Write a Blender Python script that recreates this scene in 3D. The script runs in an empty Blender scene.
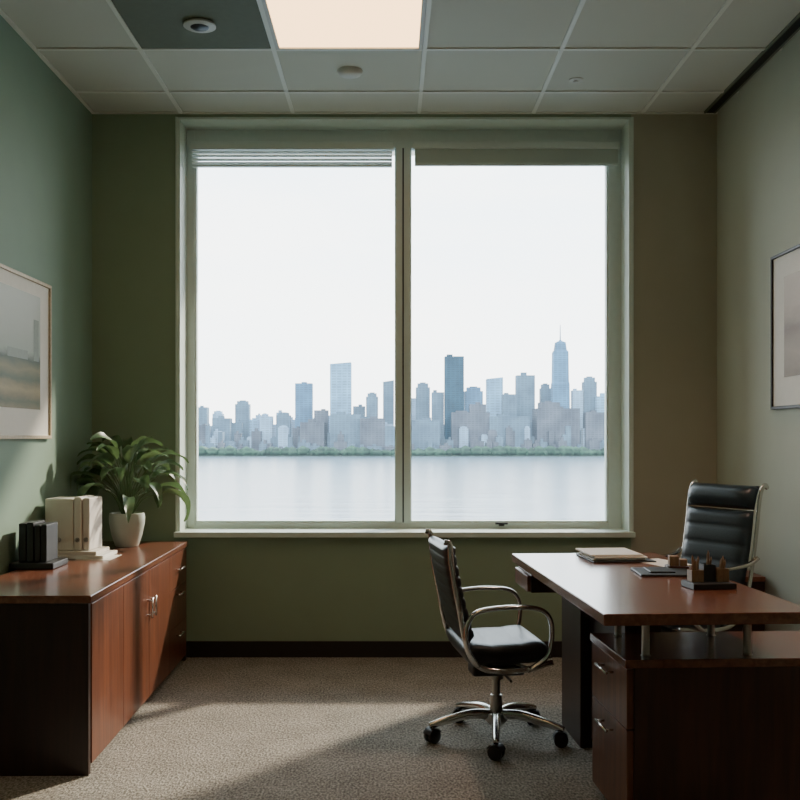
import bpy, bmesh, math, random
from mathutils import Vector, Matrix
random.seed(7)
D = bpy.data
SC = bpy.context.scene
COL = SC.collection

# ------------------------------------------------------------------ helpers
def lin(c):
    def f(v):
        v = v/255.0
        return v/12.92 if v <= 0.04045 else ((v+0.055)/1.055)**2.4
    return (f(c[0]), f(c[1]), f(c[2]), 1.0)

def new_mat(name):
    m = D.materials.new(name); m.use_nodes = True
    nt = m.node_tree
    return m, nt, nt.nodes['Principled BSDF']

def coords(nt, scale=(1,1,1), rot=(0,0,0), kind='Object'):
    tc = nt.nodes.new('ShaderNodeTexCoord'); mp = nt.nodes.new('ShaderNodeMapping')
    mp.inputs['Scale'].default_value = scale; mp.inputs['Rotation'].default_value = rot
    nt.links.new(tc.outputs[kind], mp.inputs['Vector'])
    return mp.outputs['Vector']

def ramp(nt, fac, stops):
    r = nt.nodes.new('ShaderNodeValToRGB')
    e = r.color_ramp.elements
    e[0].position = stops[0][0]; e[0].color = stops[0][1]
    e[1].position = stops[-1][0]; e[1].color = stops[-1][1]
    for p, c in stops[1:-1]:
        n = e.new(p); n.color = c
    nt.links.new(fac, r.inputs['Fac'])
    return r.outputs['Color']

def plain(name, rgb, rough=0.5, metal=0.0, var=0.06, nscale=30, bump=0.0, spec=None, coat=0.0, transl=0.0):
    m, nt, b = new_mat(name)
    c = lin(rgb)
    v = coords(nt)
    n = nt.nodes.new('ShaderNodeTexNoise'); n.inputs['Scale'].default_value = nscale; n.inputs['Detail'].default_value = 4
    nt.links.new(v, n.inputs['Vector'])
    a = tuple(x*(1-var) for x in c[:3])+(1,); d = tuple(min(1, x*(1+var)) for x in c[:3])+(1,)
    nt.links.new(ramp(nt, n.outputs['Fac'], [(0.3, a), (0.7, d)]), b.inputs['Base Color'])
    b.inputs['Roughness'].default_value = rough; b.inputs['Metallic'].default_value = metal
    if spec is not None: b.inputs['Specular IOR Level'].default_value = spec
    if coat: b.inputs['Coat Weight'].default_value = coat; b.inputs['Coat Roughness'].default_value = 0.15
    if bump:
        bp = nt.nodes.new('ShaderNodeBump'); bp.inputs['Strength'].default_value = bump; bp.inputs['Distance'].default_value = 0.002
        nt.links.new(n.outputs['Fac'], bp.inputs['Height']); nt.links.new(bp.outputs['Normal'], b.inputs['Normal'])
    if transl:
        t = nt.nodes.new('ShaderNodeBsdfTranslucent'); t.inputs['Color'].default_value = c
        mx = nt.nodes.new('ShaderNodeMixShader'); mx.inputs[0].default_value = transl
        out = nt.nodes['Material Output']
        nt.links.new(b.outputs[0], mx.inputs[1]); nt.links.new(t.outputs[0], mx.inputs[2]); nt.links.new(mx.outputs[0], out.inputs['Surface'])
    return m

def wood(name, dark, light, stretch=(18, 1.2, 18), rough=0.3, coat=0.3):
    m, nt, b = new_mat(name)
    v = coords(nt, stretch)
    n = nt.nodes.new('ShaderNodeTexNoise'); n.inputs['Scale'].default_value = 2.2; n.inputs['Detail'].default_value = 7
    n.inputs['Roughness'].default_value = 0.6; n.inputs['Distortion'].default_value = 0.6
    nt.links.new(v, n.inputs['Vector'])
    nt.links.new(ramp(nt, n.outputs['Fac'], [(0.28, lin(dark)), (0.5, lin(tuple((a+c)/2 for a, c in zip(dark, light)))), (0.72, lin(light))]), b.inputs['Base Color'])
    b.inputs['Roughness'].default_value = rough
    b.inputs['Coat Weight'].default_value = coat; b.inputs['Coat Roughness'].default_value = 0.2
    return m

def obj_from_bm(name, bm, mat, parent=None, smooth=False, mats=None):
    me = D.meshes.new(name); bm.normal_update(); bm.to_mesh(me); bm.free()
    o = D.objects.new(name, me); COL.objects.link(o)
    for mm in (mats or [mat]): me.materials.append(mm)
    if smooth:
        for p in me.polygons: p.use_smooth = True
    if parent: o.parent = parent
    return o

def empty(name, loc=(0,0,0), rz=0.0):
    e = D.objects.new(name, None); e.empty_display_size = 0.1
    e.location = loc; e.rotation_euler = (0, 0, rz); COL.objects.link(e)
    return e

def bm_box(bm, x0, x1, y0, y1, z0, z1, mi=0):
    vs = [bm.verts.new(p) for p in ((x0,y0,z0),(x1,y0,z0),(x1,y1,z0),(x0,y1,z0),(x0,y0,z1),(x1,y0,z1),(x1,y1,z1),(x0,y1,z1))]
    for f in ((0,3,2,1),(4,5,6,7),(0,1,5,4),(1,2,6,5),(2,3,7,6),(3,0,4,7)):
        fc = bm.faces.new([vs[i] for i in f]); fc.material_index = mi
    return vs

def box(name, x0, x1, y0, y1, z0, z1, mat, parent=None, bevel=0.0, seg=2, smooth=False):
    bm = bmesh.new(); bm_box(bm, x0, x1, y0, y1, z0, z1)
    if bevel:
        bmesh.ops.bevel(bm, geom=list(bm.edges), offset=bevel, segments=seg, profile=0.5, affect='EDGES')
    return obj_from_bm(name, bm, mat, parent, smooth)

def boxes(name, lst, mat, parent=None, bevel=0.0):
    bm = bmesh.new()
    for b in lst: bm_box(bm, *b)
    if bevel:
        bmesh.ops.bevel(bm, geom=list(bm.edges), offset=bevel, segments=2, profile=0.5, affect='EDGES')
    return obj_from_bm(name, bm, mat, parent)

def catmull(pts, n=8):
    P = [Vector(p) for p in pts]
    P = [P[0]*2-P[1]] + P + [P[-1]*2-P[-2]]
    out = []
    for i in range(1, len(P)-2):
        for k in range(n):
            t = k/n
            p0, p1, p2, p3 = P[i-1], P[i], P[i+1], P[i+2]
            out.append(0.5*((2*p1)+(p2-p0)*t+(2*p0-5*p1+4*p2-p3)*t*t+(3*p1-p0-3*p2+p3)*t*t*t))
    out.append(P[-2])
    return out

def bm_tube(bm, pts, r, seg=10, flat=1.0, side=None):
    rings = []
    N = len(pts)
    prev = None
    for i, p in enumerate(pts):
        t = (pts[min(i+1, N-1)]-pts[max(i-1, 0)]).normalized()
        if side is not None: s = Vector(side); s = (s - t*s.dot(t)).normalized()
        else:
            if prev is None:
                s = t.orthogonal().normalized()
            else:
                s = (prev - t*prev.dot(t)).normalized()
        prev = s
        u = t.cross(s).normalized()
        rr = r[i] if isinstance(r, (list, tuple)) else r
        rings.append([bm.verts.new(p + s*(math.cos(a)*rr*flat) + u*(math.sin(a)*rr)) for a in [2*math.pi*k/seg for k in range(seg)]])
    for a, b in zip(rings[:-1], rings[1:]):
        for k in range(seg):
            bm.faces.new((a[k], a[(k+1) % seg], b[(k+1) % seg], b[k]))
    bm.faces.new(rings[0][::-1]); bm.faces.new(rings[-1])

def tube(name, pts, r, mat, parent=None, n=8, seg=10, flat=1.0, side=None, smoothpath=True):
    bm = bmesh.new()
    P = catmull(pts, n) if smoothpath else [Vector(p) for p in pts]
    bm_tube(bm, P, r, seg, flat, side)
    bmesh.ops.recalc_face_normals(bm, faces=bm.faces)
    return obj_from_bm(name, bm, mat, parent, True)

def bm_lathe(bm, prof, center=(0,0,0), axis='Z', seg=28):
    rings = []
    for r, h in prof:
        ring = []
        for k in range(seg):
            a = 2*math.pi*k/seg
            if axis == 'Z': p = (r*math.cos(a), r*math.sin(a), h)
            elif axis == 'Y': p = (r*math.cos(a), h, r*math.sin(a))
            else: p = (h, r*math.cos(a), r*math.sin(a))
            ring.append(bm.verts.new(Vector(p)+Vector(center)))
        rings.append(ring)
    for a, b in zip(rings[:-1], rings[1:]):
        for k in range(seg):
            bm.faces.new((a[k], a[(k+1) % seg], b[(k+1) % seg], b[k]))
    bm.faces.new(rings[0]); bm.faces.new(rings[-1])

def lathe(name, prof, mat, parent=None, center=(0,0,0), axis='Z', seg=28, smooth=True):
    bm = bmesh.new(); bm_lathe(bm, prof, center, axis, seg)
    bmesh.ops.recalc_face_normals(bm, faces=bm.faces)
    o = obj_from_bm(name, bm, mat, parent, smooth)
    md = o.modifiers.new('es', 'EDGE_SPLIT'); md.split_angle = math.radians(40)
    return o

# ------------------------------------------------------------------ materials
M_wall_green = plain('paint_sage_green', (128, 154, 136), 0.7, var=0.02, nscale=6, bump=0.05)
M_wall_back = plain('paint_olive_green', (142, 161, 136), 0.8, var=0.02, nscale=6, bump=0.05)
M_wall_taupe = plain('pier_warm_light_tint', (174, 172, 152), 0.8, var=0.02, nscale=6, bump=0.05)  # warmer light on the right pier, put into its wall colour
M_wall_right = plain('paint_warm_greige', (180, 184, 166), 0.7, var=0.02, nscale=6, bump=0.05)
M_trim = plain('trim_pale_sage', (212, 226, 216), 0.45, var=0.02)
M_frame = plain('window_aluminium', (212, 224, 218), 0.4, 0.0, var=0.02)
M_base = plain('baseboard_dark', (34, 28, 24), 0.5)
M_ceil = plain('ceiling_tile', (202, 204, 192), 0.9, var=0.05, nscale=260, bump=0.25)
M_ceil_dark = plain('return_air_panel', (106, 114, 98), 0.8, var=0.04)
M_grid = plain('ceiling_tbar', (226, 228, 218), 0.5, var=0.01)
M_plastic_w = plain('plastic_offwhite', (200, 200, 190), 0.5, var=0.02)
M_slat = plain('blind_slat_white', (244, 248, 246), 0.4, var=0.01, transl=0.5)
M_blindfab = plain('blind_fabric', (190, 202, 192), 0.6, var=0.01, transl=0.12)
M_black = plain('black_plastic', (18, 18, 19), 0.45, var=0.05)
M_leather = plain('black_leather', (22, 25, 28), 0.36, var=0.12, nscale=140, bump=0.35)
M_leather_blue = plain('slate_leather', (40, 54, 62), 0.36, var=0.12, nscale=140, bump=0.35)
M_chrome = plain('polished_aluminium', (205, 203, 198), 0.2, 1.0, var=0.02)
M_steel = plain('brushed_steel', (170, 168, 162), 0.32, 1.0, var=0.03)
M_woodv = wood('mahogany_vertical', (82, 45, 30), (130, 76, 50), (14, 14, 1.0), 0.35, 0.2)
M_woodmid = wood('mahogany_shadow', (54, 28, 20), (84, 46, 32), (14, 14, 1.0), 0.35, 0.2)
M_woodtop = wood('mahogany_top', (100, 58, 43), (138, 86, 63), (16, 0.9, 16), 0.26, 0.5)
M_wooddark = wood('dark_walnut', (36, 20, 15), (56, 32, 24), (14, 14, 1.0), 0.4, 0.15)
M_paper = plain('white_paper', (232, 230, 222), 0.8, var=0.02)
M_binder = plain('binder_cream', (226, 220, 210), 0.6, var=0.02)
M_pot = plain('pot_ceramic', (190, 198, 184), 0.4, var=0.04, nscale=20)
M_soil = plain('soil', (40, 30, 22), 0.95, var=0.3, nscale=80, bump=1)
M_folder = plain('dark_folder', (34, 38, 40), 0.5)
M_tan = wood('tan_wood', (118, 90, 64), (160, 128, 94), (40, 40, 6), 0.5, 0)
M_frame_wood = wood('pale_oak_frame', (176, 160, 132), (206, 190, 160), (30, 30, 30), 0.5, 0)
M_slot = plain('slot_black', (14, 14, 13), 0.7)

def carpet():
    m, nt, b = new_mat('carpet_loop')
    v = coords(nt)
    n = nt.nodes.new('ShaderNodeTexNoise'); n.inputs['Scale'].default_value = 125; n.inputs['Detail'].default_value = 2
    nt.links.new(coords(nt, (1.0, 0.5, 1)), n.inputs['Vector'])
    n2 = nt.nodes.new('ShaderNodeTexNoise'); n2.inputs['Scale'].default_value = 5; n2.inputs['Detail'].default_value = 3
    nt.links.new(v, n2.inputs['Vector'])
    ml = nt.nodes.new('ShaderNodeMath'); ml.operation = 'MULTIPLY_ADD'; ml.inputs[1].default_value = 0.2
    nt.links.new(n2.outputs['Fac'], ml.inputs[0]); nt.links.new(n.outputs['Fac'], ml.inputs[2])
    nt.links.new(ramp(nt, ml.outputs[0], [(0.42, lin((102, 98, 91))), (0.60, lin((142, 137, 128))), (0.80, lin((178, 172, 162)))]), b.inputs['Base Color'])
    b.inputs['Roughness'].default_value = 0.95; b.inputs['Specular IOR Level'].default_value = 0.1
    bp = nt.nodes.new('ShaderNodeBump'); bp.inputs['Strength'].default_value = 0.8; bp.inputs['Distance'].default_value = 0.006
    nt.links.new(n.outputs['Fac'], bp.inputs['Height']); nt.links.new(bp.outputs['Normal'], b.inputs['Normal'])
    return m
M_carpet = carpet()

# ------------------------------------------------------------------ room dims
XL, XR, YB, YF, H = -1.643, 1.803, 5.515, -0.9, 3.0
WX0, WX1, WZ0, WZ1 = -1.169, 1.329, 0.684, 2.975
T = 0.30
box('floor', XL-0.1, XR+0.1, YF-0.1, YB+T, -0.12, 0.0, M_carpet)
box('ceiling', XL-0.1, XR+0.1, YF-0.1, YB+T, H, H+0.15, M_ceil)
box('wall_left', XL-0.1, XL, YF-0.1, YB, 0, H, M_wall_green)
box('wall_right', XR, XR+0.1, YF-0.1, YB, 0, H, M_wall_right)
box('wall_front', XL, XR, YF-0.1, YF, 0, H, M_wall_right)
bm = bmesh.new()
bm_box(bm, XL-0.1, WX0, YB, YB+T, 0, H, 0)
bm_box(bm, WX0, WX1, YB, YB+T, 0, WZ0, 0)
bm_box(bm, WX0, WX1, YB, YB+T, WZ1, H, 0)
bm_box(bm, WX1, XR+0.1, YB, YB+T, 0, H, 1)
obj_from_bm('wall_back', bm, None, mats=[M_wall_back, M_wall_taupe])
box('baseboard_back', XL, XR, YB-0.014, YB, 0, 0.088, M_base, bevel=0.002)
box('baseboard_left', XL, XL+0.014, YF, YB-0.014, 0, 0.088, M_base, bevel=0.002)
box('baseboard_right', XR-0.014, XR, YF, YB-0.014, 0, 0.088, M_base, bevel=0.002)
box('baseboard_front', XL+0.014, XR-0.014, YF, YF+0.014, 0, 0.088, M_base, bevel=0.002)

gx = [-1.15, -0.535, 0.16, 0.79, 1.39]
gy = [5.17, 4.60, 4.03, 3.46, 2.89, 2.32, 1.75, 1.18, 0.61, 0.04, -0.53]
bm = bmesh.new()
for x in gx: bm_box(bm, x-0.010, x+0.010, YF, YB, H-0.006, H)
for y in gy: bm_box(bm, XL, XR, y-0.010, y+0.010, H-0.0065, H)
bm_box(bm, XL, XL+0.02, YF, YB, H-0.0062, H); bm_box(bm, XL, XR, YB-0.02, YB, H-0.0068, H)
obj_from_bm('trim_ceiling_grid', bm, M_grid)

def emis(name, col, s):
    m = D.materials.new(name); m.use_nodes = True; nt = m.node_tree
    nt.nodes.remove(nt.nodes['Principled BSDF'])
    e = nt.nodes.new('ShaderNodeEmission'); e.inputs['Color'].default_value = col; e.inputs['Strength'].default_value = s
    nt.links.new(e.outputs[0], nt.nodes['Material Output'].inputs['Surface'])
    return m
M_panel = emis('lit_diffuser', (1.0, 0.62, 0.30, 1), 5.2)
def troffer(x0, x1, y0, y1):
    e = empty('ceiling_light_panel', ((x0+x1)/2, (y0+y1)/2, H))
    w, d = (x1-x0)/2, (y1-y0)/2
    boxes('frame', [(-w, w, -d, -d+0.018, -0.012, 0), (-w, w, d-0.018, d, -0.012, 0), (-w, -w+0.018, -d+0.018, d-0.018, -0.012, 0), (w-0.018, w, -d+0.018, d-0.018, -0.012, 0)], M_plastic_w, e)
    box('diffuser', -w+0.018, w-0.018, -d+0.018, d-0.018, -0.006, 0, M_panel, e)
troffer(-0.523, 0.148, 4.042, 4.588)
troffer(-0.523, 0.148, 1.762, 2.308)  # extra panel out of view, added as fill light for the room

e = empty('air_vent', (-0.82, 4.31, H))
box('panel', -0.318, 0.273, -0.268, 0.278, -0.005, 0, M_ceil_dark, e)
lathe('ring', [(0.012, -0.022), (0.06, -0.022), (0.07, -0.018), (0.068, -0.010), (0.05, -0.005)], M_plastic_w, e)
lathe('core', [(0.0005, -0.028), (0.034, -0.026), (0.04, -0.022)], M_black, e)
lathe('smoke_detector', [(0.001, -0.03), (0.03, -0.03), (0.052, -0.02), (0.062, -0.006), (0.062, 0.0)], M_plastic_w, None, center=(-0.195, 4.88, H))
lathe('sprinkler_head', [(0.001, -0.014), (0.012, -0.014), (0.014, -0.008), (0.034, -0.005), (0.036, 0.0)], M_plastic_w, None, center=(0.93, 5.0, H))
e = empty('linear_slot_diffuser', (1.755, 0, H))
box('slot', -0.022, 0.022, 2.0, 5.49, -0.008, 0, M_slot, e)
boxes('rails', [(-0.032, -0.022, 2.0, 5.49, -0.011, 0), (0.022, 0.032, 2.0, 5.49, -0.011, 0)], M_ceil_dark, e)
def warm_fill_lamp(x, y, power):  # lamp added out of view to warm the right wall
    e = empty('added_warm_fill', (x, y, H))
    lathe('trim_ring', [(0.045, -0.004), (0.06, -0.006), (0.068, -0.003), (0.068, 0)], M_plastic_w, e)
    lathe('fill_disc', [(0.001, -0.005), (0.04, -0.005), (0.042, 0)], M_panel, e)
    l = D.lights.new('fill_spot', 'SPOT'); l.energy = power; l.color = (1.0, 0.64, 0.47); l.spot_size = math.radians(125); l.spot_blend = 1.0; l.shadow_soft_size = 0.08
    o = D.objects.new('fill_spot', l); COL.objects.link(o); o.parent = e; o.location = (0, 0, -0.03)
warm_fill_lamp(1.35, 3.45, 80)

# ------------------------------------------------------------------ window
win = empty('window_1', (0, 0, 0))
FY0, FY1 = 5.70, 5.77
boxes('jamb_liner', [(WX0, WX0+0.012, YB-0.006, FY0, WZ0, WZ1), (WX1-0.012, WX1, YB-0.006, FY0, WZ0, WZ1), (WX0, WX1, YB-0.006, FY0, WZ1-0.012, WZ1)], M_trim, win)
boxes('casing', [(WX0-0.012, WX0, YB-0.012, YB-0.001, WZ0, WZ1), (WX1, WX1+0.012, YB-0.012, YB-0.001, WZ0, WZ1)], M_trim, win)
box('sill', WX0-0.015, WX1+0.015, YB-0.045, FY0, WZ0-0.022, WZ0+0.008, M_trim, win, bevel=0.004)
fr = [(WX0, -1.112, FY0, FY1, WZ0, WZ1), (1.244, WX1, FY0, FY1, WZ0, WZ1), (-1.112, 1.244, FY0, FY1, WZ0, 0.726), (-1.112, 1.244, FY0, FY1, 2.86, WZ1),
      (0.033, 0.071, FY0-0.006, FY1, 0.726, 2.86), (0.079, 0.117, FY0-0.006, FY1, 0.726, 2.86)]
boxes('frame', fr, M_frame, win, bevel=0.003)
box('mullion_gasket', 0.071, 0.079, FY0, FY1, 0.726, 2.86, M_folder, win)
boxes('stops', [(-1.112, -1.104, FY0+0.01, FY1-0.01, 0.726, 2.86), (0.027, 0.033, FY0+0.01, FY1-0.01, 0.726, 2.86), (0.117, 0.123, FY0+0.01, FY1-0.01, 0.726, 2.86), (1.236, 1.244, FY0+0.01, FY1-0.01, 0.726, 2.86),
                (-1.104, 0.027, FY0+0.01, FY1-0.01, 0.726, 0.734), (0.123, 1.236, FY0+0.01, FY1-0.01, 0.726, 0.734)], M_trim, win)
mg = D.materials.new('window_glass'); mg.use_nodes = True; nt = mg.node_tree; nt.nodes.remove(nt.nodes['Principled BSDF'])
tr = nt.nodes.new('ShaderNodeBsdfTransparent'); gl = nt.nodes.new('ShaderNodeBsdfGlossy'); gl.inputs['Roughness'].default_value = 0.02
tr.inputs['Color'].default_value = (0.97, 0.985, 0.98, 1)
fn = nt.nodes.new('ShaderNodeFresnel'); fn.inputs['IOR'].default_value = 1.3
mxs = nt.nodes.new('ShaderNodeMixShader'); nt.links.new(fn.outputs[0], mxs.inputs[0]); nt.links.new(tr.outputs[0], mxs.inputs[1]); nt.links.new(gl.outputs[0], mxs.inputs[2])
nt.links.new(mxs.outputs[0], nt.nodes['Material Output'].inputs['Surface'])
boxes('glass', [(-1.108, 0.030, 5.735, 5.739, 0.728, 2.858), (0.120, 1.240, 5.735, 5.739, 0.728, 2.858)], mg, win)
boxes('latch', [(0.60, 0.67, FY0-0.018, FY0, 0.716, 0.726), (0.62, 0.65, FY0-0.012, FY0, 0.706, 0.718)], M_black, win)
bl = empty('window_blind', (0, 0, 0))
box('headrail', -1.13, 0.022, 5.645, 5.685, 2.838, 2.882, M_frame, bl, bevel=0.003)
boxes('slats', [(-1.12, 0.012, 5.650, 5.680, 2.758+i*0.0205, 2.768+i*0.0205) for i in range(4)], M_slat, bl)
boxes('lift_cords', [(x-0.001, x+0.001, 5.66, 5.662, 2.75, 2.845) for x in (-0.95, -0.55, -0.15)], M_slat, bl)
box('bottom_rail', -1.12, 0.012, 5.645, 5.680, 2.742, 2.752, M_frame, bl, bevel=0.003)
bl = empty('window_blind', (0, 0, 0))
box('headrail', 0.128, 1.30, 5.64, 5.69, 2.842, 2.882, M_frame, bl, bevel=0.006)
box('rolled_fabric', 0.14, 1.29, 5.655, 5.670, 2.764, 2.842, M_blindfab, bl, bevel=0.003)
box('bottom_rail', 0.14, 1.29, 5.650, 5.675, 2.748, 2.764, M_frame, bl, bevel=0.004)
box('unseen_sun_blocker', -4, 7, YB+T, 7.42, 3.30, 3.42, M_plastic_w)  # unseen slab added to cut the upper sun rays at the window
box('exterior_wall', -4, 7, YB+T, YB+T+0.02, 3.0, 3.30, M_plastic_w)

# ------------------------------------------------------------------ outside
SEA = -20.0
def water():
    m, nt, b = new_mat('river_water')
    v = coords(nt, (0.02, 0.12, 1))
    n = nt.nodes.new('ShaderNodeTexNoise'); n.inputs['Scale'].default_value = 1.0; n.inputs['Detail'].default_value = 7
    nt.links.new(v, n.inputs['Vector'])
    nt.links.new(ramp(nt, n.outputs['Fac'], [(0.35, lin((78, 96, 108))), (0.65, lin((104, 122, 134)))]), b.inputs['Base Color'])
    b.inputs['Roughness'].default_value = 0.22
    b.inputs['Specular IOR Level'].default_value = 0.38
    bp = nt.nodes.new('ShaderNodeBump'); bp.inputs['Strength'].default_value = 0.6; bp.inputs['Distance'].default_value = 0.8
    nt.links.new(n.outputs['Fac'], bp.inputs['Height']); nt.links.new(bp.outputs['Normal'], b.inputs['Normal'])
    return m
bm = bmesh.new()
vs = [bm.verts.new(p) for p in ((-4000, 12, SEA), (4000, 12, SEA), (4000, 7000, SEA), (-4000, 7000, SEA))]
bm.faces.new(vs)
obj_from_bm('river', bm, water())

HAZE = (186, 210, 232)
def city_mat(name, rgb, haze, win_scale):
    m, nt, b = new_mat(name)
    v = coords(nt)
    br = nt.nodes.new('ShaderNodeTexBrick'); br.offset = 0
    mp = nt.nodes.new('ShaderNodeMapping'); mp.inputs['Rotation'].default_value = (math.radians(90), 0, 0)
    nt.links.new(v, mp.inputs['Vector']); nt.links.new(mp.outputs[0], br.inputs['Vector'])
    br.inputs['Scale'].default_value = win_scale
    c = lin(rgb)
    br.inputs['Color1'].default_value = c; br.inputs['Color2'].default_value = tuple(x*0.62 for x in c[:3])+(1,)
    br.inputs['Mortar'].default_value = tuple(min(1, x*1.45) for x in c[:3])+(1,)
    br.inputs['Mortar Size'].default_value = 0.06
    n = nt.nodes.new('ShaderNodeTexNoise'); n.inputs['Scale'].default_value = 0.06; nt.links.new(v, n.inputs['Vector'])
    mu = nt.nodes.new('ShaderNodeMixRGB'); mu.blend_type = 'MULTIPLY'; mu.inputs[0].default_value = 1
    nt.links.new(br.outputs['Color'], mu.inputs[1])
    nt.links.new(ramp(nt, n.outputs['Fac'], [(0.3, (0.65, 0.66, 0.68, 1)), (0.7, (1.3, 1.26, 1.2, 1))]), mu.inputs[2])
    nt.links.new(mu.outputs[0], b.inputs['Base Color'])
    b.inputs['Roughness'].default_value = 0.8
    b.inputs['Emission Color'].default_value = lin(HAZE); b.inputs['Emission Strength'].default_value = haze  # aerial haze painted on as a constant glow
    return m
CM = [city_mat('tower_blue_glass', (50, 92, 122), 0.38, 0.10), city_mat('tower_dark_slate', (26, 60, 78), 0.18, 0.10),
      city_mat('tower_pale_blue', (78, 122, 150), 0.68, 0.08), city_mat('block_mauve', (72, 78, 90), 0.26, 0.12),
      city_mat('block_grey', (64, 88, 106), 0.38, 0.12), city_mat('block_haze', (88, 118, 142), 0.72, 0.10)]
K = 1.1
city = empty('city_skyline', (0, 1100, SEA))
bms = [bmesh.new() for _ in CM]
def tower(x0, x1, h, row, mi, kind='flat'):
    """x in units of 1.1 m; row = distance behind the shore (m)"""
    k = K*(1+row/1100.0)
    a, b, hh = x0*k, x1*k, (h+0.0)*k - 0.35*row/20
    y0 = row; dep = max(14, (b-a)*0.8)
    bm = bms[mi]
    if kind == 'flat':
        bm_box(bm, a, b, y0, y0+dep, 0, hh)
        w = b-a
        if w > 6:
            q = random.uniform(0.1, 0.5)
            bm_box(bm, a+w*q, a+w*(q+0.3), y0+dep*.3, y0+dep*.7, hh, hh+random.uniform(1.5, 4))
    elif kind == 'crown':
        bm_box(bm, a, b, y0, y0+dep, 0, hh*0.93); w = (b-a)
        bm_box(bm, a+w*0.12, b-w*0.12, y0+dep*.15, y0+dep*.85, hh*0.93, hh*0.985)
        bm_box(bm, a+w*0.3, b-w*0.3, y0+dep*.3, y0+dep*.7, hh*0.985, hh)
    elif kind == 'slant':
        v = bm_box(bm, a, b, y0, y0+dep, 0, hh)
        v[4].co.z -= 2; v[7].co.z -= 2
    elif kind == 'spire':
        w = b-a; c = (a+b)/2; yc = y0+dep/2
        lv = [(1, 0), (1, 0.30), (0.92, 0.32), (0.88, 0.62), (0.82, 0.64), (0.78, 0.90), (0.62, 0.92), (0.52, 0.985), (0.16, 1.0), (0.06, 1.01), (0.03, 1.14)]
        rings = []
        for s, t in lv:
            hw = w/2*s; hd = dep/2*s; z = hh*t
            rings.append([bm.verts.new(p) for p in ((c-hw, yc-hd, z), (c+hw, yc-hd, z), (c+hw, yc+hd, z), (c-hw, yc+hd, z))])
        for r0, r1 in zip(rings[:-1], rings[1:]):
            for q in range(4): bm.faces.new((r0[q], r0[(q+1) % 4], r1[(q+1) % 4], r1[q]))
        bm.faces.new(rings[-1])
main = [(-193,-183,49,60,4,'flat'), (-155,-141,56,80,4,'crown'), (-95,-78,73,60,0,'flat'), (-60,-39,94,70,2,'slant'), (-178,-160,38,50,4,'flat'),
        (-24,-12,64,50,4,'crown'), (-7,4,76,90,4,'slant'), (26,40,74,80,4,'crown'), (42,54,64,60,4,'flat'), (55,74,100,50,1,'flat'), (75,93,70,60,0,'crown'),
        (97,113,79,90,2,'slant'), (113,127,62,60,4,'flat'), (127,145,81,80,4,'flat'), (151,161,73,90,4,'crown'), (162,181,116,60,0,'spire'),
        (183,193,66,60,5,'flat'), (194,207,80,70,4,'crown'), (207,220,60,60,2,'flat'), (-130,-118,40,60,5,'flat'), (-114,-100,44,60,4,'crown'),
        (-76,-62,46,40,3,'flat'), (-37,-25,50,70,4,'flat'), (-250,-230,60,60,2,'flat'), (235,250,70,60,0,'crown'), (255,275,55,60,4,'flat'), (14,27,58,100,5,'flat')]
for t in main: tower(*t)
blocks = [(147,190,48,25,3), (150,170,54,28,3), (62,100,44,30,3), (80,96,52,35,3), (100,140,40,25,4), (196,216,44,20,3), (20,50,36,20,4), (-60,-30,42,25,4), (-90,-66,34,20,3), (-30,-5,38,20,3), (-5,22,30,20,4)]
for t in blocks: tower(*t)
x = -330
while x < 330:
    w = random.uniform(5, 15)
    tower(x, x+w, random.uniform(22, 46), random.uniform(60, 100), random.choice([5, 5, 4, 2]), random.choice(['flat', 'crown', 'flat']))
    x += w*random.uniform(0.6, 1.0)
x = -330
while x < 330:
    w = random.uniform(4, 11)
    tower(x, x+w, random.uniform(12, 32), random.uniform(15, 50), random.choice([3, 4, 3, 4, 5, 4]), random.choice(['flat', 'flat', 'crown']))
    x += w*random.uniform(0.6, 1.1)
x = -330
while x < 330:
    w = random.uniform(4, 13)
    tower(x, x+w, random.uniform(5, 17), random.uniform(4, 12), random.choice([3, 4, 4, 3]), 'flat')
    x += w*random.uniform(0.8, 1.3)
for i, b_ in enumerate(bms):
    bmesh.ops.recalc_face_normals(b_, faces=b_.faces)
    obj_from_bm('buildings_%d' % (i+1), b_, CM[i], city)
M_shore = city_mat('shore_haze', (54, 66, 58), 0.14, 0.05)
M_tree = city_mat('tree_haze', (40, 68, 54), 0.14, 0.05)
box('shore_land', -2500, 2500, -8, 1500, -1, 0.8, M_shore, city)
bm = bmesh.new()
x = -340.0
while x < 340:
    r = random.uniform(3.0, 7.5)
    ico = bmesh.ops.create_icosphere(bm, subdivisions=1, radius=r)
    for v in ico['verts']:
        v.co = Vector((v.co.x*random.uniform(1.1, 1.5)+x*K, v.co.y+random.uniform(-4, 2), v.co.z*0.9+r*0.75))
    x += random.uniform(2.0, 5.5)
obj_from_bm('shore_trees', bm, M_tree, city, True)

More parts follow.
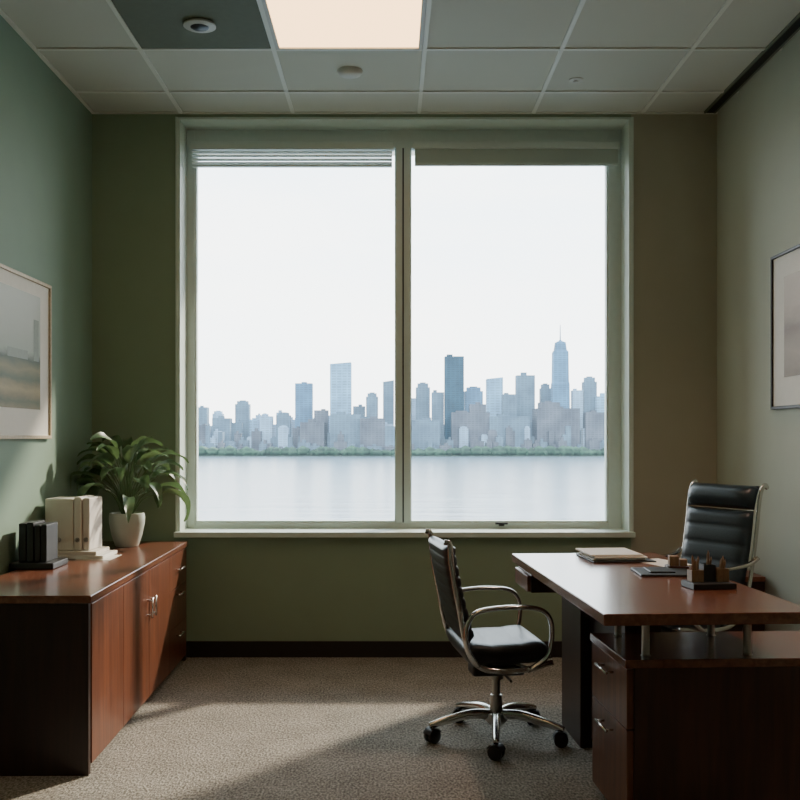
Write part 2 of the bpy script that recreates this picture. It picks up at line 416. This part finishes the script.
# ------------------------------------------------------------------ credenza
cz = empty('credenza', (-1.345, 4.510, 0), math.radians(0.9))
L, Wd, CH = 0.935, 0.255, 0.646
box('top_panel', -Wd-0.004, Wd+0.006, -L-0.006, L, CH-0.028, CH, M_woodtop, cz, bevel=0.003)
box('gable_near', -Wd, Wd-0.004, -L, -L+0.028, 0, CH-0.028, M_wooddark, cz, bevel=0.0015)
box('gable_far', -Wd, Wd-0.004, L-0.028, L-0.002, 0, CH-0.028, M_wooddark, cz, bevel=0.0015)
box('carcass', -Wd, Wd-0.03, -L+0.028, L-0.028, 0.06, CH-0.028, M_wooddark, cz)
box('kick_plate', Wd-0.06, Wd-0.045, -L+0.028, L-0.028, 0, 0.06, M_base, cz)
dz0, dz1 = 0.035, CH-0.034
ys = [-L+0.030, -L+0.488, -L+0.948, -L+1.405, L-0.030]
for i in range(3):
    box('door_panel_%d' % (i+1), Wd-0.024, Wd, ys[i]+0.0015, ys[i+1]-0.0015, dz0, dz1, M_woodv, cz, bevel=0.0015)
for i, (a, b_) in enumerate([(dz0, 0.24), (0.243, 0.435), (0.438, dz1)]):
    box('drawer_front_%d' % (i+1), Wd-0.024, Wd, ys[3]+0.0015, ys[4]-0.0015, a, b_, M_woodv, cz, bevel=0.0015)
def bar_handle(name, p0, p1, out, par, r=0.005):
    p0 = Vector(p0); p1 = Vector(p1); o = Vector(out); d = (p1-p0).normalized()
    bm = bmesh.new()
    bm_tube(bm, [p0+o, p1+o], r, 10)
    for q in (p0+d*0.012, p1-d*0.012): bm_tube(bm, [q, q+o], r*0.8, 8)
    bmesh.ops.recalc_face_normals(bm, faces=bm.faces)
    return obj_from_bm(name, bm, M_chrome, par, True)
for i, yy in enumerate((ys[2]-0.035, ys[2]+0.035)):
    bar_handle('door_pull_%d' % (i+1), (Wd, yy, 0.40), (Wd, yy, 0.49), (0.022, 0, 0), cz)
for i, zz in enumerate((0.53, 0.40, 0.19)):
    bar_handle('drawer_pull_%d' % (i+1), (Wd, (ys[3]+ys[4])/2-0.06, zz), (Wd, (ys[3]+ys[4])/2+0.06, zz), (0.022, 0, 0), cz, 0.004)

Z = CH
e = empty('document_tray', (-1.535, 4.36, Z), 0.0)
box('tray_base', -0.092, 0.097, -0.09, 0.11, 0.001, 0.028, M_black, e, bevel=0.004)
e = empty('black_book_set', (-1.535, 4.37, Z+0.029), 0.0)
for i, (a, b_, h) in enumerate([(-0.062, -0.030, 0.165), (-0.028, 0.002, 0.168), (0.006, 0.030, 0.158), (0.033, 0.058, 0.160)]):
    box('cover_%d' % (i+1), a, b_, -0.07, 0.08, 0, h, M_black if i != 2 else M_folder, e, bevel=0.003)
    box('pages_%d' % (i+1), a+0.004, b_-0.004, -0.066, 0.076, h, h+0.0015, M_folder, e)
e = empty('flat_book_stack', (-1.45, 4.72, Z), 0.0)
box('book_lower', -0.165, 0.125, -0.10, 0.14, 0.001, 0.018, M_paper, e, bevel=0.003)
box('book_upper', -0.155, 0.09, -0.09, 0.13, 0.0185, 0.036, M_binder, e, bevel=0.003)
box('paper_sheet', 0.0, 0.16, -0.12, 0.09, 0.0, 0.001, M_paper, e)
e = empty('white_binder', (-1.46, 4.73, Z+0.037), math.radians(-4))
def binder(par, x0, x1, y0, y1, h, tag):
    box('cover_'+tag, x0, x1, y0, y1, 0, h, M_binder, par, bevel=0.005)
    box('paper_'+tag, x0+0.006, x1-0.006, y0+0.004, y1-0.004, h-0.002, h+0.0015, M_paper, par)
    lathe('ring_'+tag, [(0.001, 0), (0.011, 0), (0.011, -0.002), (0.008, -0.003), (0.008, 0.002)], M_steel, par, center=((x0+x1)/2, y0, 0.05), axis='Y', seg=16)
binder(e, -0.148, -0.012, -0.07, 0.10, 0.240, 'a')
binder(e, -0.009, 0.026, -0.07, 0.11, 0.248, 'b')
binder(e, 0.029, 0.062, -0.06, 0.11, 0.244, 'c')

# plant
pl = empty('potted_plant', (-1.365, 5.19, Z))
lathe('pot', [(0.001, 0.001), (0.055, 0.001), (0.060, 0.006), (0.078, 0.06), (0.090, 0.12), (0.092, 0.150), (0.088, 0.172), (0.082, 0.174), (0.080, 0.165), (0.001, 0.150)], M_pot, pl)
lathe('soil', [(0.001, 0.156), (0.04, 0.158), (0.079, 0.156), (0.079, 0.150)], M_soil, pl)
def leafmat():
    m, nt, b = new_mat('leaf_green')
    v = coords(nt)
    n = nt.nodes.new('ShaderNodeTexNoise'); n.inputs['Scale'].default_value = 9; n.inputs['Detail'].default_value = 3
    nt.links.new(v, n.inputs['Vector'])
    nt.links.new(ramp(nt, n.outputs['Fac'], [(0.3, lin((58, 86, 62))), (0.55, lin((90, 120, 86))), (0.75, lin((138, 162, 120)))]), b.inputs['Base Color'])
    b.inputs['Roughness'].default_value = 0.38
    t = nt.nodes.new('ShaderNodeBsdfTranslucent'); t.inputs['Color'].default_value = lin((114, 142, 88))
    mx = nt.nodes.new('ShaderNodeMixShader'); mx.inputs[0].default_value = 0.2
    out = nt.nodes['Material Output']
    nt.links.new(b.outputs[0], mx.inputs[1]); nt.links.new(t.outputs[0], mx.inputs[2]); nt.links.new(mx.outputs[0], out.inputs['Surface'])
    return m
M_leaf = leafmat(); M_stem = plain('stem_green', (90, 116, 76), 0.5)
bl_, bs_ = bmesh.new(), bmesh.new()
def leaf(az, reach, zt, ll, wd, droop):
    d = Vector((math.cos(az), math.sin(az), 0)); sd = Vector((-d.y, d.x, 0))
    base = Vector((0.02*d.x, 0.02*d.y, 0.155))
    tip = Vector((d.x*reach, d.y*reach, zt))
    st = catmull([base, base.lerp(tip, 0.5)+Vector((0, 0, 0.03))-d*0.015*1.0, tip], 6)
    bm_tube(bs_, st, 0.0032, 6)
    t = (st[-1]-st[-3]).normalized()
    elev = math.atan2(t.z, math.hypot(t.x, t.y)); elev = min(elev, 1.1)
    p = tip.copy(); N = 12; rows = []
    tw = random.uniform(-0.5, 0.5)
    for i in range(N+1):
        s = i/N
        w = wd*(math.sin(math.pi*min(1, s**0.72))**0.85)*0.5 + 0.0008
        a = elev - droop*s
        dirv = d*math.cos(a)+Vector((0, 0, math.sin(a)))
        up = -d*math.sin(a)+Vector((0, 0, math.cos(a)))
        sv = (sd*math.cos(tw)+up*math.sin(tw)); uv = (up*math.cos(tw)-sd*math.sin(tw))
        wave = 0.004*math.sin(s*14+az*3)
        rows.append([bl_.verts.new(p - sv*w + uv*(w*0.35+wave)), bl_.verts.new(p - sv*w*0.5 + uv*w*0.12), bl_.verts.new(p), bl_.verts.new(p + sv*w*0.5 + uv*w*0.12), bl_.verts.new(p + sv*w + uv*(w*0.35-wave))])
        p = p + dirv*(ll/N)
    for a, b in zip(rows[:-1], rows[1:]):
        for k in range(4): bl_.faces.new((a[k], a[k+1], b[k+1], b[k]))
NL = 44
for i in range(NL):
    az = i*2.399 + random.uniform(-.3, .3)
    tier = (i/float(NL))
    reach = 0.05 + 0.12*(1-tier)**0.8 + random.uniform(-.01, .015)
    zt = 0.28 + 0.23*tier + random.uniform(-.03, .02)
    leaf(az, reach, zt, random.uniform(0.17, 0.245)*(1 if tier < .8 else .9), random.uniform(0.055, 0.082), random.uniform(1.5, 2.4)*(1.05-0.2*tier))
for b_ in (bl_, bs_):
    for v in b_.verts:
        if v.co.x < -0.262: v.co.x = -0.262 + (v.co.x+0.262)*0.05
        if v.co.y > 0.29: v.co.y = 0.29 + (v.co.y-0.29)*0.05
        if v.co.z < 0.02: v.co.z = 0.02
bmesh.ops.recalc_face_normals(bs_, faces=bs_.faces)
obj_from_bm('stems', bs_, M_stem, pl, True)
obj_from_bm('leaves', bl_, M_leaf, pl, True)

# ------------------------------------------------------------------ pictures
def artmat(name, stops, z0, z1, nscale, ns=0.12):
    m, nt, b = new_mat(name)
    v = coords(nt)
    sep = nt.nodes.new('ShaderNodeSeparateXYZ'); nt.links.new(v, sep.inputs[0])
    n = nt.nodes.new('ShaderNodeTexNoise'); n.inputs['Scale'].default_value = nscale; n.inputs['Detail'].default_value = 8
    n.inputs['Roughness'].default_value = 0.7
    mp = nt.nodes.new('ShaderNodeMapping'); mp.inputs['Scale'].default_value = (1, 1, 3.5)
    nt.links.new(v, mp.inputs[0]); nt.links.new(mp.outputs[0], n.inputs['Vector'])
    mr = nt.nodes.new('ShaderNodeMapRange'); mr.inputs['From Min'].default_value = z0; mr.inputs['From Max'].default_value = z1
    nt.links.new(sep.outputs['Z'], mr.inputs['Value'])
    ml = nt.nodes.new('ShaderNodeMath'); ml.operation = 'MULTIPLY_ADD'; ml.inputs[1].default_value = ns; nt.links.new(n.outputs['Fac'], ml.inputs[0])
    nt.links.new(mr.outputs[0], ml.inputs[2])
    sb = nt.nodes.new('ShaderNodeMath'); sb.operation = 'SUBTRACT'; sb.inputs[1].default_value = ns/2; nt.links.new(ml.outputs[0], sb.inputs[0])
    nt.links.new(ramp(nt, sb.outputs[0], stops), b.inputs['Base Color']); b.inputs['Roughness'].default_value = 0.6
    return m
A1 = artmat('landscape_print', [(0.0, lin((146, 134, 94))), (0.10, lin((92, 98, 62))), (0.20, lin((164, 148, 104))), (0.30, lin((80, 92, 60))), (0.38, lin((132, 130, 92))), (0.47, lin((66, 84, 64))), (0.54, lin((160, 172, 160))), (0.80, lin((184, 192, 184))), (1.0, lin((196, 204, 198)))], -0.25, 0.26, 6, 0.12)
A2 = artmat('muted_print', [(0.0, lin((140, 130, 120))), (0.3, lin((176, 164, 152))), (0.5, lin((150, 138, 130))), (0.7, lin((196, 186, 176))), (1.0, lin((206, 198, 188)))], -0.25, 0.25, 4, 0.25)
M_artb = plain('print_tower', (138, 150, 140), 0.6, var=0.08, nscale=50)
def picture(side, yc, zc, hw, hh, fw, mat_f, art, mw, mhb, mht):
    s = 1 if side == 'left' else -1
    xw = XL if side == 'left' else XR
    e = empty('framed_picture', (xw, yc, zc))
    def X(a, b): return (min(s*a, s*b), max(s*a, s*b))
    f = []
    for (y0, y1, z0, z1) in ((-hw, hw, -hh, -hh+fw), (-hw, hw, hh-fw, hh), (-hw, -hw+fw, -hh+fw, hh-fw), (hw-fw, hw, -hh+fw, hh-fw)):
        f.append((*X(0.001, 0.020), y0, y1, z0, z1))
    boxes('frame', f, mat_f, e, bevel=0.002)
    box('mat_board', *X(0.002, 0.010), -hw+fw, hw-fw, -hh+fw, hh-fw, M_paper, e)
    y0, y1, z0, z1 = -hw+fw+mw, hw-fw-mw, -hh+fw+mhb, hh-fw-mht
    box('print', *X(0.010, 0.0115), y0, y1, z0, z1, art, e)
    if side == 'left':
        boxes('print_detail', [(*X(0.0116, 0.0119), y1-0.085, y1-0.02, -0.01, 0.18), (*X(0.0116, 0.0119), y1-0.40, y1-0.16, -0.01, 0.03)], M_artb, e)
    return e
picture('left', 4.27, 1.571, 0.53, 0.367, 0.016, M_frame_wood, A1, 0.12, 0.12, 0.06)
picture('right', 4.19, 1.698, 0.50, 0.357, 0.014, M_black, A2, 0.13, 0.13, 0.10)

# ------------------------------------------------------------------ desk
dk = empty('office_desk', (0.863, 3.525, 0), math.radians(3.16))
DT = 0.72
box('desktop', -0.3075, 0.3075, -0.725, 0.725, DT-0.034, DT, M_woodtop, dk, bevel=0.003)
px0, px1, py0, py1, ph = -0.175, 0.62, -0.496, -0.086, 0.54
box('pedestal_top', px0-0.006, px1, py0-0.006, py1+0.006, ph-0.026, ph, M_woodtop, dk, bevel=0.003)
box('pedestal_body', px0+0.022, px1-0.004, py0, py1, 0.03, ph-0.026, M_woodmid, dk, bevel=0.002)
box('pedestal_plinth', px0+0.04, px1-0.03, py0+0.02, py1-0.02, 0, 0.03, M_base, dk)
for i, (a, b_) in enumerate([(0.035, 0.325), (0.329, ph-0.030)]):
    box('near_drawer_%d' % (i+1), px0, px0+0.021, py0+0.002, py1-0.002, a, b_, M_woodv, dk, bevel=0.002)
for i, zz in enumerate((0.285, 0.468)):
    bar_handle('near_handle_%d' % (i+1), (px0, -0.36, zz), (px0, -0.23, zz), (-0.026, 0, 0), dk)
for i, (a, b_) in enumerate([(-0.10, -0.44), (0.22, -0.44), (-0.10, -0.14), (0.22, -0.14)]):
    lathe('riser_post_%d' % (i+1), [(0.016, ph), (0.012, ph+0.004), (0.012, DT-0.042), (0.018, DT-0.034)], M_steel, dk, center=(a, b_, 0), seg=16)
boxes('steel_rails', [(-0.12, -0.08, -0.50, 0.66, DT-0.050, DT-0.034), (0.20, 0.24, -0.50, 0.66, DT-0.050, DT-0.034)], M_black, dk)
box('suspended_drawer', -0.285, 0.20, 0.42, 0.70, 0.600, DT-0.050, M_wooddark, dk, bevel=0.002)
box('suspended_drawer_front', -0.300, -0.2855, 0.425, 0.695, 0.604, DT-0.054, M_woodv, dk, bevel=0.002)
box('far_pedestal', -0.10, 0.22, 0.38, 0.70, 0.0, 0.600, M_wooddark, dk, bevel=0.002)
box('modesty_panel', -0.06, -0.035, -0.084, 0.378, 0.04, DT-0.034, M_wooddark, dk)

e = empty('paper_stack', (0.90, 4.06, DT), math.radians(4))
box('folder', -0.115, 0.135, -0.15, 0.13, 0.001, 0.007, M_folder, e, bevel=0.002)
for i, (dx, dy) in enumerate([(0.0, 0.0), (0.006, -0.008), (-0.008, 0.006)]):
    box('sheaf_%d' % (i+1), -0.11+dx, 0.10+dx, -0.125+dy, 0.118+dy, 0.0075+i*0.008, 0.0135+i*0.008, M_paper, e, bevel=0.001)
e = empty('loose_papers', (1.06, 3.92, DT), math.radians(22))
box('sheet', -0.07, 0.07, -0.11, 0.11, 0.0005, 0.002, M_paper, e)
e = empty('desk_pad', (0.99, 3.62, DT), math.radians(-3))
box('pad', -0.10, 0.10, -0.10, 0.10, 0.001, 0.008, M_folder, e, bevel=0.002)
box('notebook', -0.06, 0.03, -0.06, 0.07, 0.0085, 0.014, M_black, e, bevel=0.002)
def organiser(loc, rz, s):
    e = empty('desk_organizer', loc, rz)
    box('tray', -0.075*s, 0.07*s, -0.05*s, 0.055*s, 0.001, 0.020*s, M_folder, e, bevel=0.002)
    for i, (cx, cy, hh) in enumerate([(-0.044, 0.010, 0.038), (0.0, 0.018, 0.055), (0.042, 0.010, 0.042)]):
        cx *= s; cy *= s; hh *= s; w = 0.020*s
        z0 = 0.0205*s
        boxes('cup_%d' % (i+1), [(cx-w, cx+w, cy-w, cy-w+0.003, z0, z0+hh), (cx-w, cx+w, cy+w-0.003, cy+w, z0, z0+hh), (cx-w, cx-w+0.003, cy-w+0.003, cy+w-0.003, z0, z0+hh), (cx+w-0.003, cx+w, cy-w+0.003, cy+w-0.003, z0, z0+hh), (cx-w, cx+w, cy-w, cy+w, z0-0.0004, z0+0.003)], M_tan if i != 1 else M_folder, e)
        bm = bmesh.new()
        for k in range(4):
            ox, oy = random.uniform(-.009, .009)*s, random.uniform(-.009, .009)*s
            lx, ly = random.uniform(-.010, .012)*s, random.uniform(-.008, .008)*s
            top = z0+hh+random.uniform(0.02, 0.05)*s
            P = [Vector((cx+ox, cy+oy, z0+0.004)), Vector((cx+ox+lx*.85, cy+oy+ly*.85, top-0.01)), Vector((cx+ox+lx, cy+oy+ly, top))]
            bm_tube(bm, P, [0.0040, 0.0040, 0.0008], 6)
        bmesh.ops.recalc_face_normals(bm, faces=bm.faces)
        obj_from_bm('pencils_%d' % (i+1), bm, M_tan, e)
organiser((1.045, 3.27, DT), math.radians(6), 1.0)
e = empty('card_holder', (1.075, 3.60+0.13, DT), math.radians(-6))
box('base', -0.045, 0.035, -0.03, 0.03, 0.001, 0.014, M_woodmid, e, bevel=0.002)
boxes('block', [(-0.035, 0.0, -0.02, 0.02, 0.0145, 0.05), (0.004, 0.03, -0.02, 0.02, 0.0145, 0.038)], M_tan, e, bevel=0.002)

cb = empty('file_cabinet', (1.64, 4.96, 0))
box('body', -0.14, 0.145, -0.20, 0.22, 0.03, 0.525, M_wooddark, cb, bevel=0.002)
box('cabinet_top', -0.15, 0.145, -0.21, 0.22, 0.525, 0.548, M_woodv, cb, bevel=0.003)
box('plinth', -0.12, 0.13, -0.18, 0.2, 0, 0.03, M_base, cb)
for i, (a, b_) in enumerate([(0.035, 0.27), (0.275, 0.52)]):
    box('drawer_%d' % (i+1), -0.158, -0.1405, -0.197, 0.217, a, b_, M_woodv, cb, bevel=0.002)

# ------------------------------------------------------------------ chairs
def ribbed(name, path, width, tf, tb, ribs, mat, par, n=10, groove=0.45):
    P = catmull([(p[0], 0, p[1]) for p in path], n)
    seg = [0]
    for a, b in zip(P[:-1], P[1:]): seg.append(seg[-1]+(b-a).length)
    total = seg[-1]; NS = ribs*8
    pts = []
    j = 0
    for i in range(NS+1):
        s = total*i/NS
        while j < len(seg)-2 and seg[j+1] < s: j += 1
        t = (s-seg[j])/max(1e-9, seg[j+1]-seg[j])
        pts.append(P[j].lerp(P[j+1], min(1, t)))
    NY = 12
    bm = bmesh.new(); F = []; B = []
    for i, p in enumerate(pts):
        t = (pts[min(i+1, NS)]-pts[max(i-1, 0)]).normalized()
        nrm = Vector((-t.z, 0, t.x))
        s = i/NS
        rb = abs(math.sin(math.pi*ribs*s))**0.5
        end = min(1.0, (min(s, 1-s)*NS/3.0))**0.5
        fr_, bk = [], []
        for k in range(NY+1):
            u = -1+2*k/NY
            u = math.copysign(abs(u)**0.75, u)
            eg = max(0.0, 1-abs(u)**7)**0.5
            y = u*width/2
            f = tf*(1-groove+groove*rb)*eg*end
            g = tb*(1-groove*0.6+groove*0.6*rb)*eg*end
            fr_.append(bm.verts.new(p+nrm*f+Vector((0, y, 0)))); bk.append(bm.verts.new(p-nrm*g+Vector((0, y, 0))))
        F.append(fr_); B.append(bk)
    for i in range(NS):
        for k in range(NY):
            bm.faces.new((F[i][k], F[i][k+1], F[i+1][k+1], F[i+1][k]))
            bm.faces.new((B[i][k+1], B[i][k], B[i+1][k], B[i+1][k+1]))
    bmesh.ops.remove_doubles(bm, verts=bm.verts, dist=1e-5)
    bmesh.ops.recalc_face_normals(bm, faces=bm.faces)
    return obj_from_bm(name, bm, mat, par, True)

def chair(loc, rz, base_off, back, seat, rail, arm, width, ribs, leather, tf=0.028, tb=0.012, seat_h=0.035, seat_d=0.05, br=0.29, head=None, cx=0.03):
    c = empty('office_chair', loc, rz)
    ribbed('backrest', back, width, tf, tb, ribs, leather, c, groove=0.24)
    if head: ribbed('headrest', head, width, tf*1.5, tb*1.5, 1, leather, c, groove=0.2)
    ribbed('seat', seat, width+0.01, seat_h, seat_d, 3, leather, c, groove=0.10)
    for s, tag in ((1, 'a'), (-1, 'b')):
        y = s*(width/2+0.010)
        tube('side_rail_'+tag, [(p[0], y, p[1]) for p in rail], 0.011, M_chrome, c, n=8, seg=10, flat=0.6, side=(0, 1, 0))
        ya = s*(width/2+0.028)
        tube('armrest_'+tag, [(p[0], ya, p[1]) for p in arm], 0.009, M_chrome, c, n=8, seg=10, flat=1.7, side=(0, 1, 0))
        a0 = arm[0]; a1 = arm[-1]
        tube('arm_bolt_'+tag, [(a0[0], y, a0[1]), (a0[0], ya, a0[1])], 0.009, M_chrome, c, smoothpath=False)
        tube('arm_bolt2_'+tag, [(a1[0], y, a1[1]), (a1[0], ya, a1[1])], 0.009, M_chrome, c, smoothpath=False)
    zr = min(p[1] for p in rail)
    for i, xx in enumerate((-0.05, 0.10)):
        tube('stretcher_%d' % (i+1), [(xx, -width/2-0.010, zr+0.004), (xx, 0, zr-0.02), (xx, width/2+0.010, zr+0.004)], 0.011, M_chrome, c, n=8)
    box('tilt_mechanism', -0.08, 0.13, -0.055, 0.055, zr-0.06, zr-0.014, M_black, c, bevel=0.01)
    tube('tilt_lever', [(0.03, -0.04, zr-0.04), (0.04, -0.14, zr-0.045), (0.04, -0.19, zr-0.047)], 0.005, M_black, c, n=5)
    lathe('gas_column', [(0.030, zr-0.058), (0.030, zr-0.08), (0.017, zr-0.082), (0.017, 0.18), (0.024, 0.178), (0.026, 0.11), (0.042, 0.105), (0.045, 0.075), (0.030, 0.06), (0.001, 0.06)], M_steel, c, center=(cx, 0, 0), seg=24)
    for i in range(5):
        a = math.radians(base_off+72*i) - rz
        dx, dy = math.cos(a), math.sin(a)
        bm = bmesh.new()
        P = [Vector((cx+dx*r, dy*r, z)) for r, z in ((0.02, 0.098), (0.10, 0.105), (0.20, 0.088), (br-0.01, 0.074), (br+0.012, 0.068))]
        P = catmull(P, 5)
        n = len(P)
        bm_tube(bm, P, [0.022-0.010*k/(n-1) for k in range(n)], 10, 0.9, (-dy, dx, 0))
        bmesh.ops.recalc_face_normals(bm, faces=bm.faces)
        obj_from_bm('base_leg_%d' % (i+1), bm, M_chrome, c, True)
        cst = empty('caster_%d' % (i+1), (cx+dx*br, dy*br, 0), a+random.uniform(0.3, 1.2)); cst.parent = c
        for sgn in (1, -1):
            lathe('wheel', [(0.001, -0.008), (0.022, -0.008), (0.028, -0.005), (0.0285, 0.0), (0.028, 0.006), (0.019, 0.010), (0.001, 0.011)], M_black, cst, center=(0, sgn*0.014, 0.0285), axis='Y', seg=20)
        lathe('stem', [(0.008, 0.03), (0.008, 0.066)], M_steel, cst, seg=12)
        bm = bmesh.new()
        bm_lathe(bm, [(0.033, -0.020), (0.033, 0.020)], (0, 0, 0.0285), 'Y', 20)
        bmesh.ops.delete(bm, geom=[v for v in bm.verts if v.co.z < 0.034], context='VERTS')
        obj_from_bm('hood', bm, M_black, cst, True)
    return c

back1 = [(-0.205, 0.800), (-0.198, 0.74), (-0.182, 0.66), (-0.162, 0.57), (-0.144, 0.50), (-0.125, 0.43)]
seat1 = [(-0.145, 0.405), (-0.08, 0.387), (0.02, 0.383), (0.11, 0.388), (0.160, 0.390), (0.195, 0.368)]
rail1 = [(-0.228, 0.815), (-0.206, 0.808), (-0.200, 0.74), (-0.186, 0.65), (-0.168, 0.56), (-0.150, 0.46), (-0.122, 0.375), (-0.07, 0.332), (0.02, 0.322), (0.11, 0.330), (0.16, 0.345), (0.195, 0.352)]
arm1 = [(-0.100, 0.350), (-0.142, 0.42), (-0.146, 0.49), (-0.112, 0.548), (-0.03, 0.566), (0.07, 0.568), (0.145, 0.556), (0.180, 0.515), (0.184, 0.44), (0.162, 0.375), (0.10, 0.332)]
chair((0.402, 4.02, 0), math.radians(7), 192, back1, seat1, rail1, arm1, 0.43, 9, M_leather, tf=0.034, tb=0.022, br=0.265, cx=0.025, seat_d=0.055)

back2 = [(-0.225, 0.885), (-0.215, 0.80), (-0.195, 0.68), (-0.165, 0.56), (-0.145, 0.49)]
head2 = [(-0.262, 0.995), (-0.245, 0.95), (-0.228, 0.89)]
seat2 = [(-0.15, 0.455), (-0.08, 0.43), (0.02, 0.425), (0.12, 0.432), (0.18, 0.436), (0.225, 0.415)]
rail2 = [(-0.300, 0.985), (-0.285, 0.998), (-0.262, 0.975), (-0.245, 0.90), (-0.235, 0.82), (-0.212, 0.68), (-0.180, 0.54), (-0.135, 0.44), (-0.07, 0.392), (0.02, 0.383), (0.12, 0.39), (0.18, 0.40), (0.225, 0.402)]
arm2 = [(-0.215, 0.68), (-0.16, 0.655), (-0.06, 0.645), (0.06, 0.640), (0.13, 0.628), (0.172, 0.58), (0.178, 0.50), (0.155, 0.43), (0.11, 0.392)]
chair((1.315, 4.49, 0), math.radians(208), 20, back2, seat2, rail2, arm2, 0.40, 5, M_leather_blue, tf=0.034, tb=0.014, br=0.24, head=head2)

# ------------------------------------------------------------------ light
sd = Vector((-0.63, -0.777, -0.577)).normalized()
s = D.lights.new('sun', 'SUN'); s.energy = 9.0; s.angle = math.radians(2.6); s.color = (1.0, 0.86, 0.70)
so = D.objects.new('sun', s); COL.objects.link(so); so.rotation_euler = sd.to_track_quat('-Z', 'Y').to_euler(); so.location = (6, 12, 9)
w = D.worlds.new('world'); SC.world = w; w.use_nodes = True; nt = w.node_tree
bg = nt.nodes['Background']
tc = nt.nodes.new('ShaderNodeTexCoord'); sep = nt.nodes.new('ShaderNodeSeparateXYZ'); nt.links.new(tc.outputs['Generated'], sep.inputs[0])
base = ramp(nt, sep.outputs['Z'], [(0.0, (0.98, 0.97, 0.95, 1)), (0.08, (0.93, 0.96, 0.98, 1)), (0.30, (0.76, 0.88, 0.97, 1)), (1.0, (0.54, 0.74, 0.95, 1))])
mp = nt.nodes.new('ShaderNodeMapping'); mp.inputs['Scale'].default_value = (2, 2, 9); nt.links.new(tc.outputs['Generated'], mp.inputs[0])
n = nt.nodes.new('ShaderNodeTexNoise'); n.inputs['Scale'].default_value = 1.6; n.inputs['Detail'].default_value = 6; nt.links.new(mp.outputs[0], n.inputs['Vector'])
cl = ramp(nt, n.outputs['Fac'], [(0.42, (0, 0, 0, 1)), (0.72, (0.8, 0.8, 0.8, 1))])
mx = nt.nodes.new('ShaderNodeMixRGB'); nt.links.new(cl, mx.inputs[0]); nt.links.new(base, mx.inputs[1]); mx.inputs[2].default_value = (1.0, 0.99, 0.97, 1)
nt.links.new(mx.outputs[0], bg.inputs['Color']); bg.inputs['Strength'].default_value = 6.8

# ------------------------------------------------------------------ camera
cam = D.cameras.new('camera'); co = D.objects.new('camera', cam); COL.objects.link(co)
co.location = (0, 0, 1.213); co.rotation_euler = (math.radians(90), 0, 0)
cam.sensor_width = 36; cam.lens = 45; cam.shift_x = 0.0125; cam.shift_y = 0.04625
cam.clip_start = 0.05; cam.clip_end = 9000
SC.camera = co
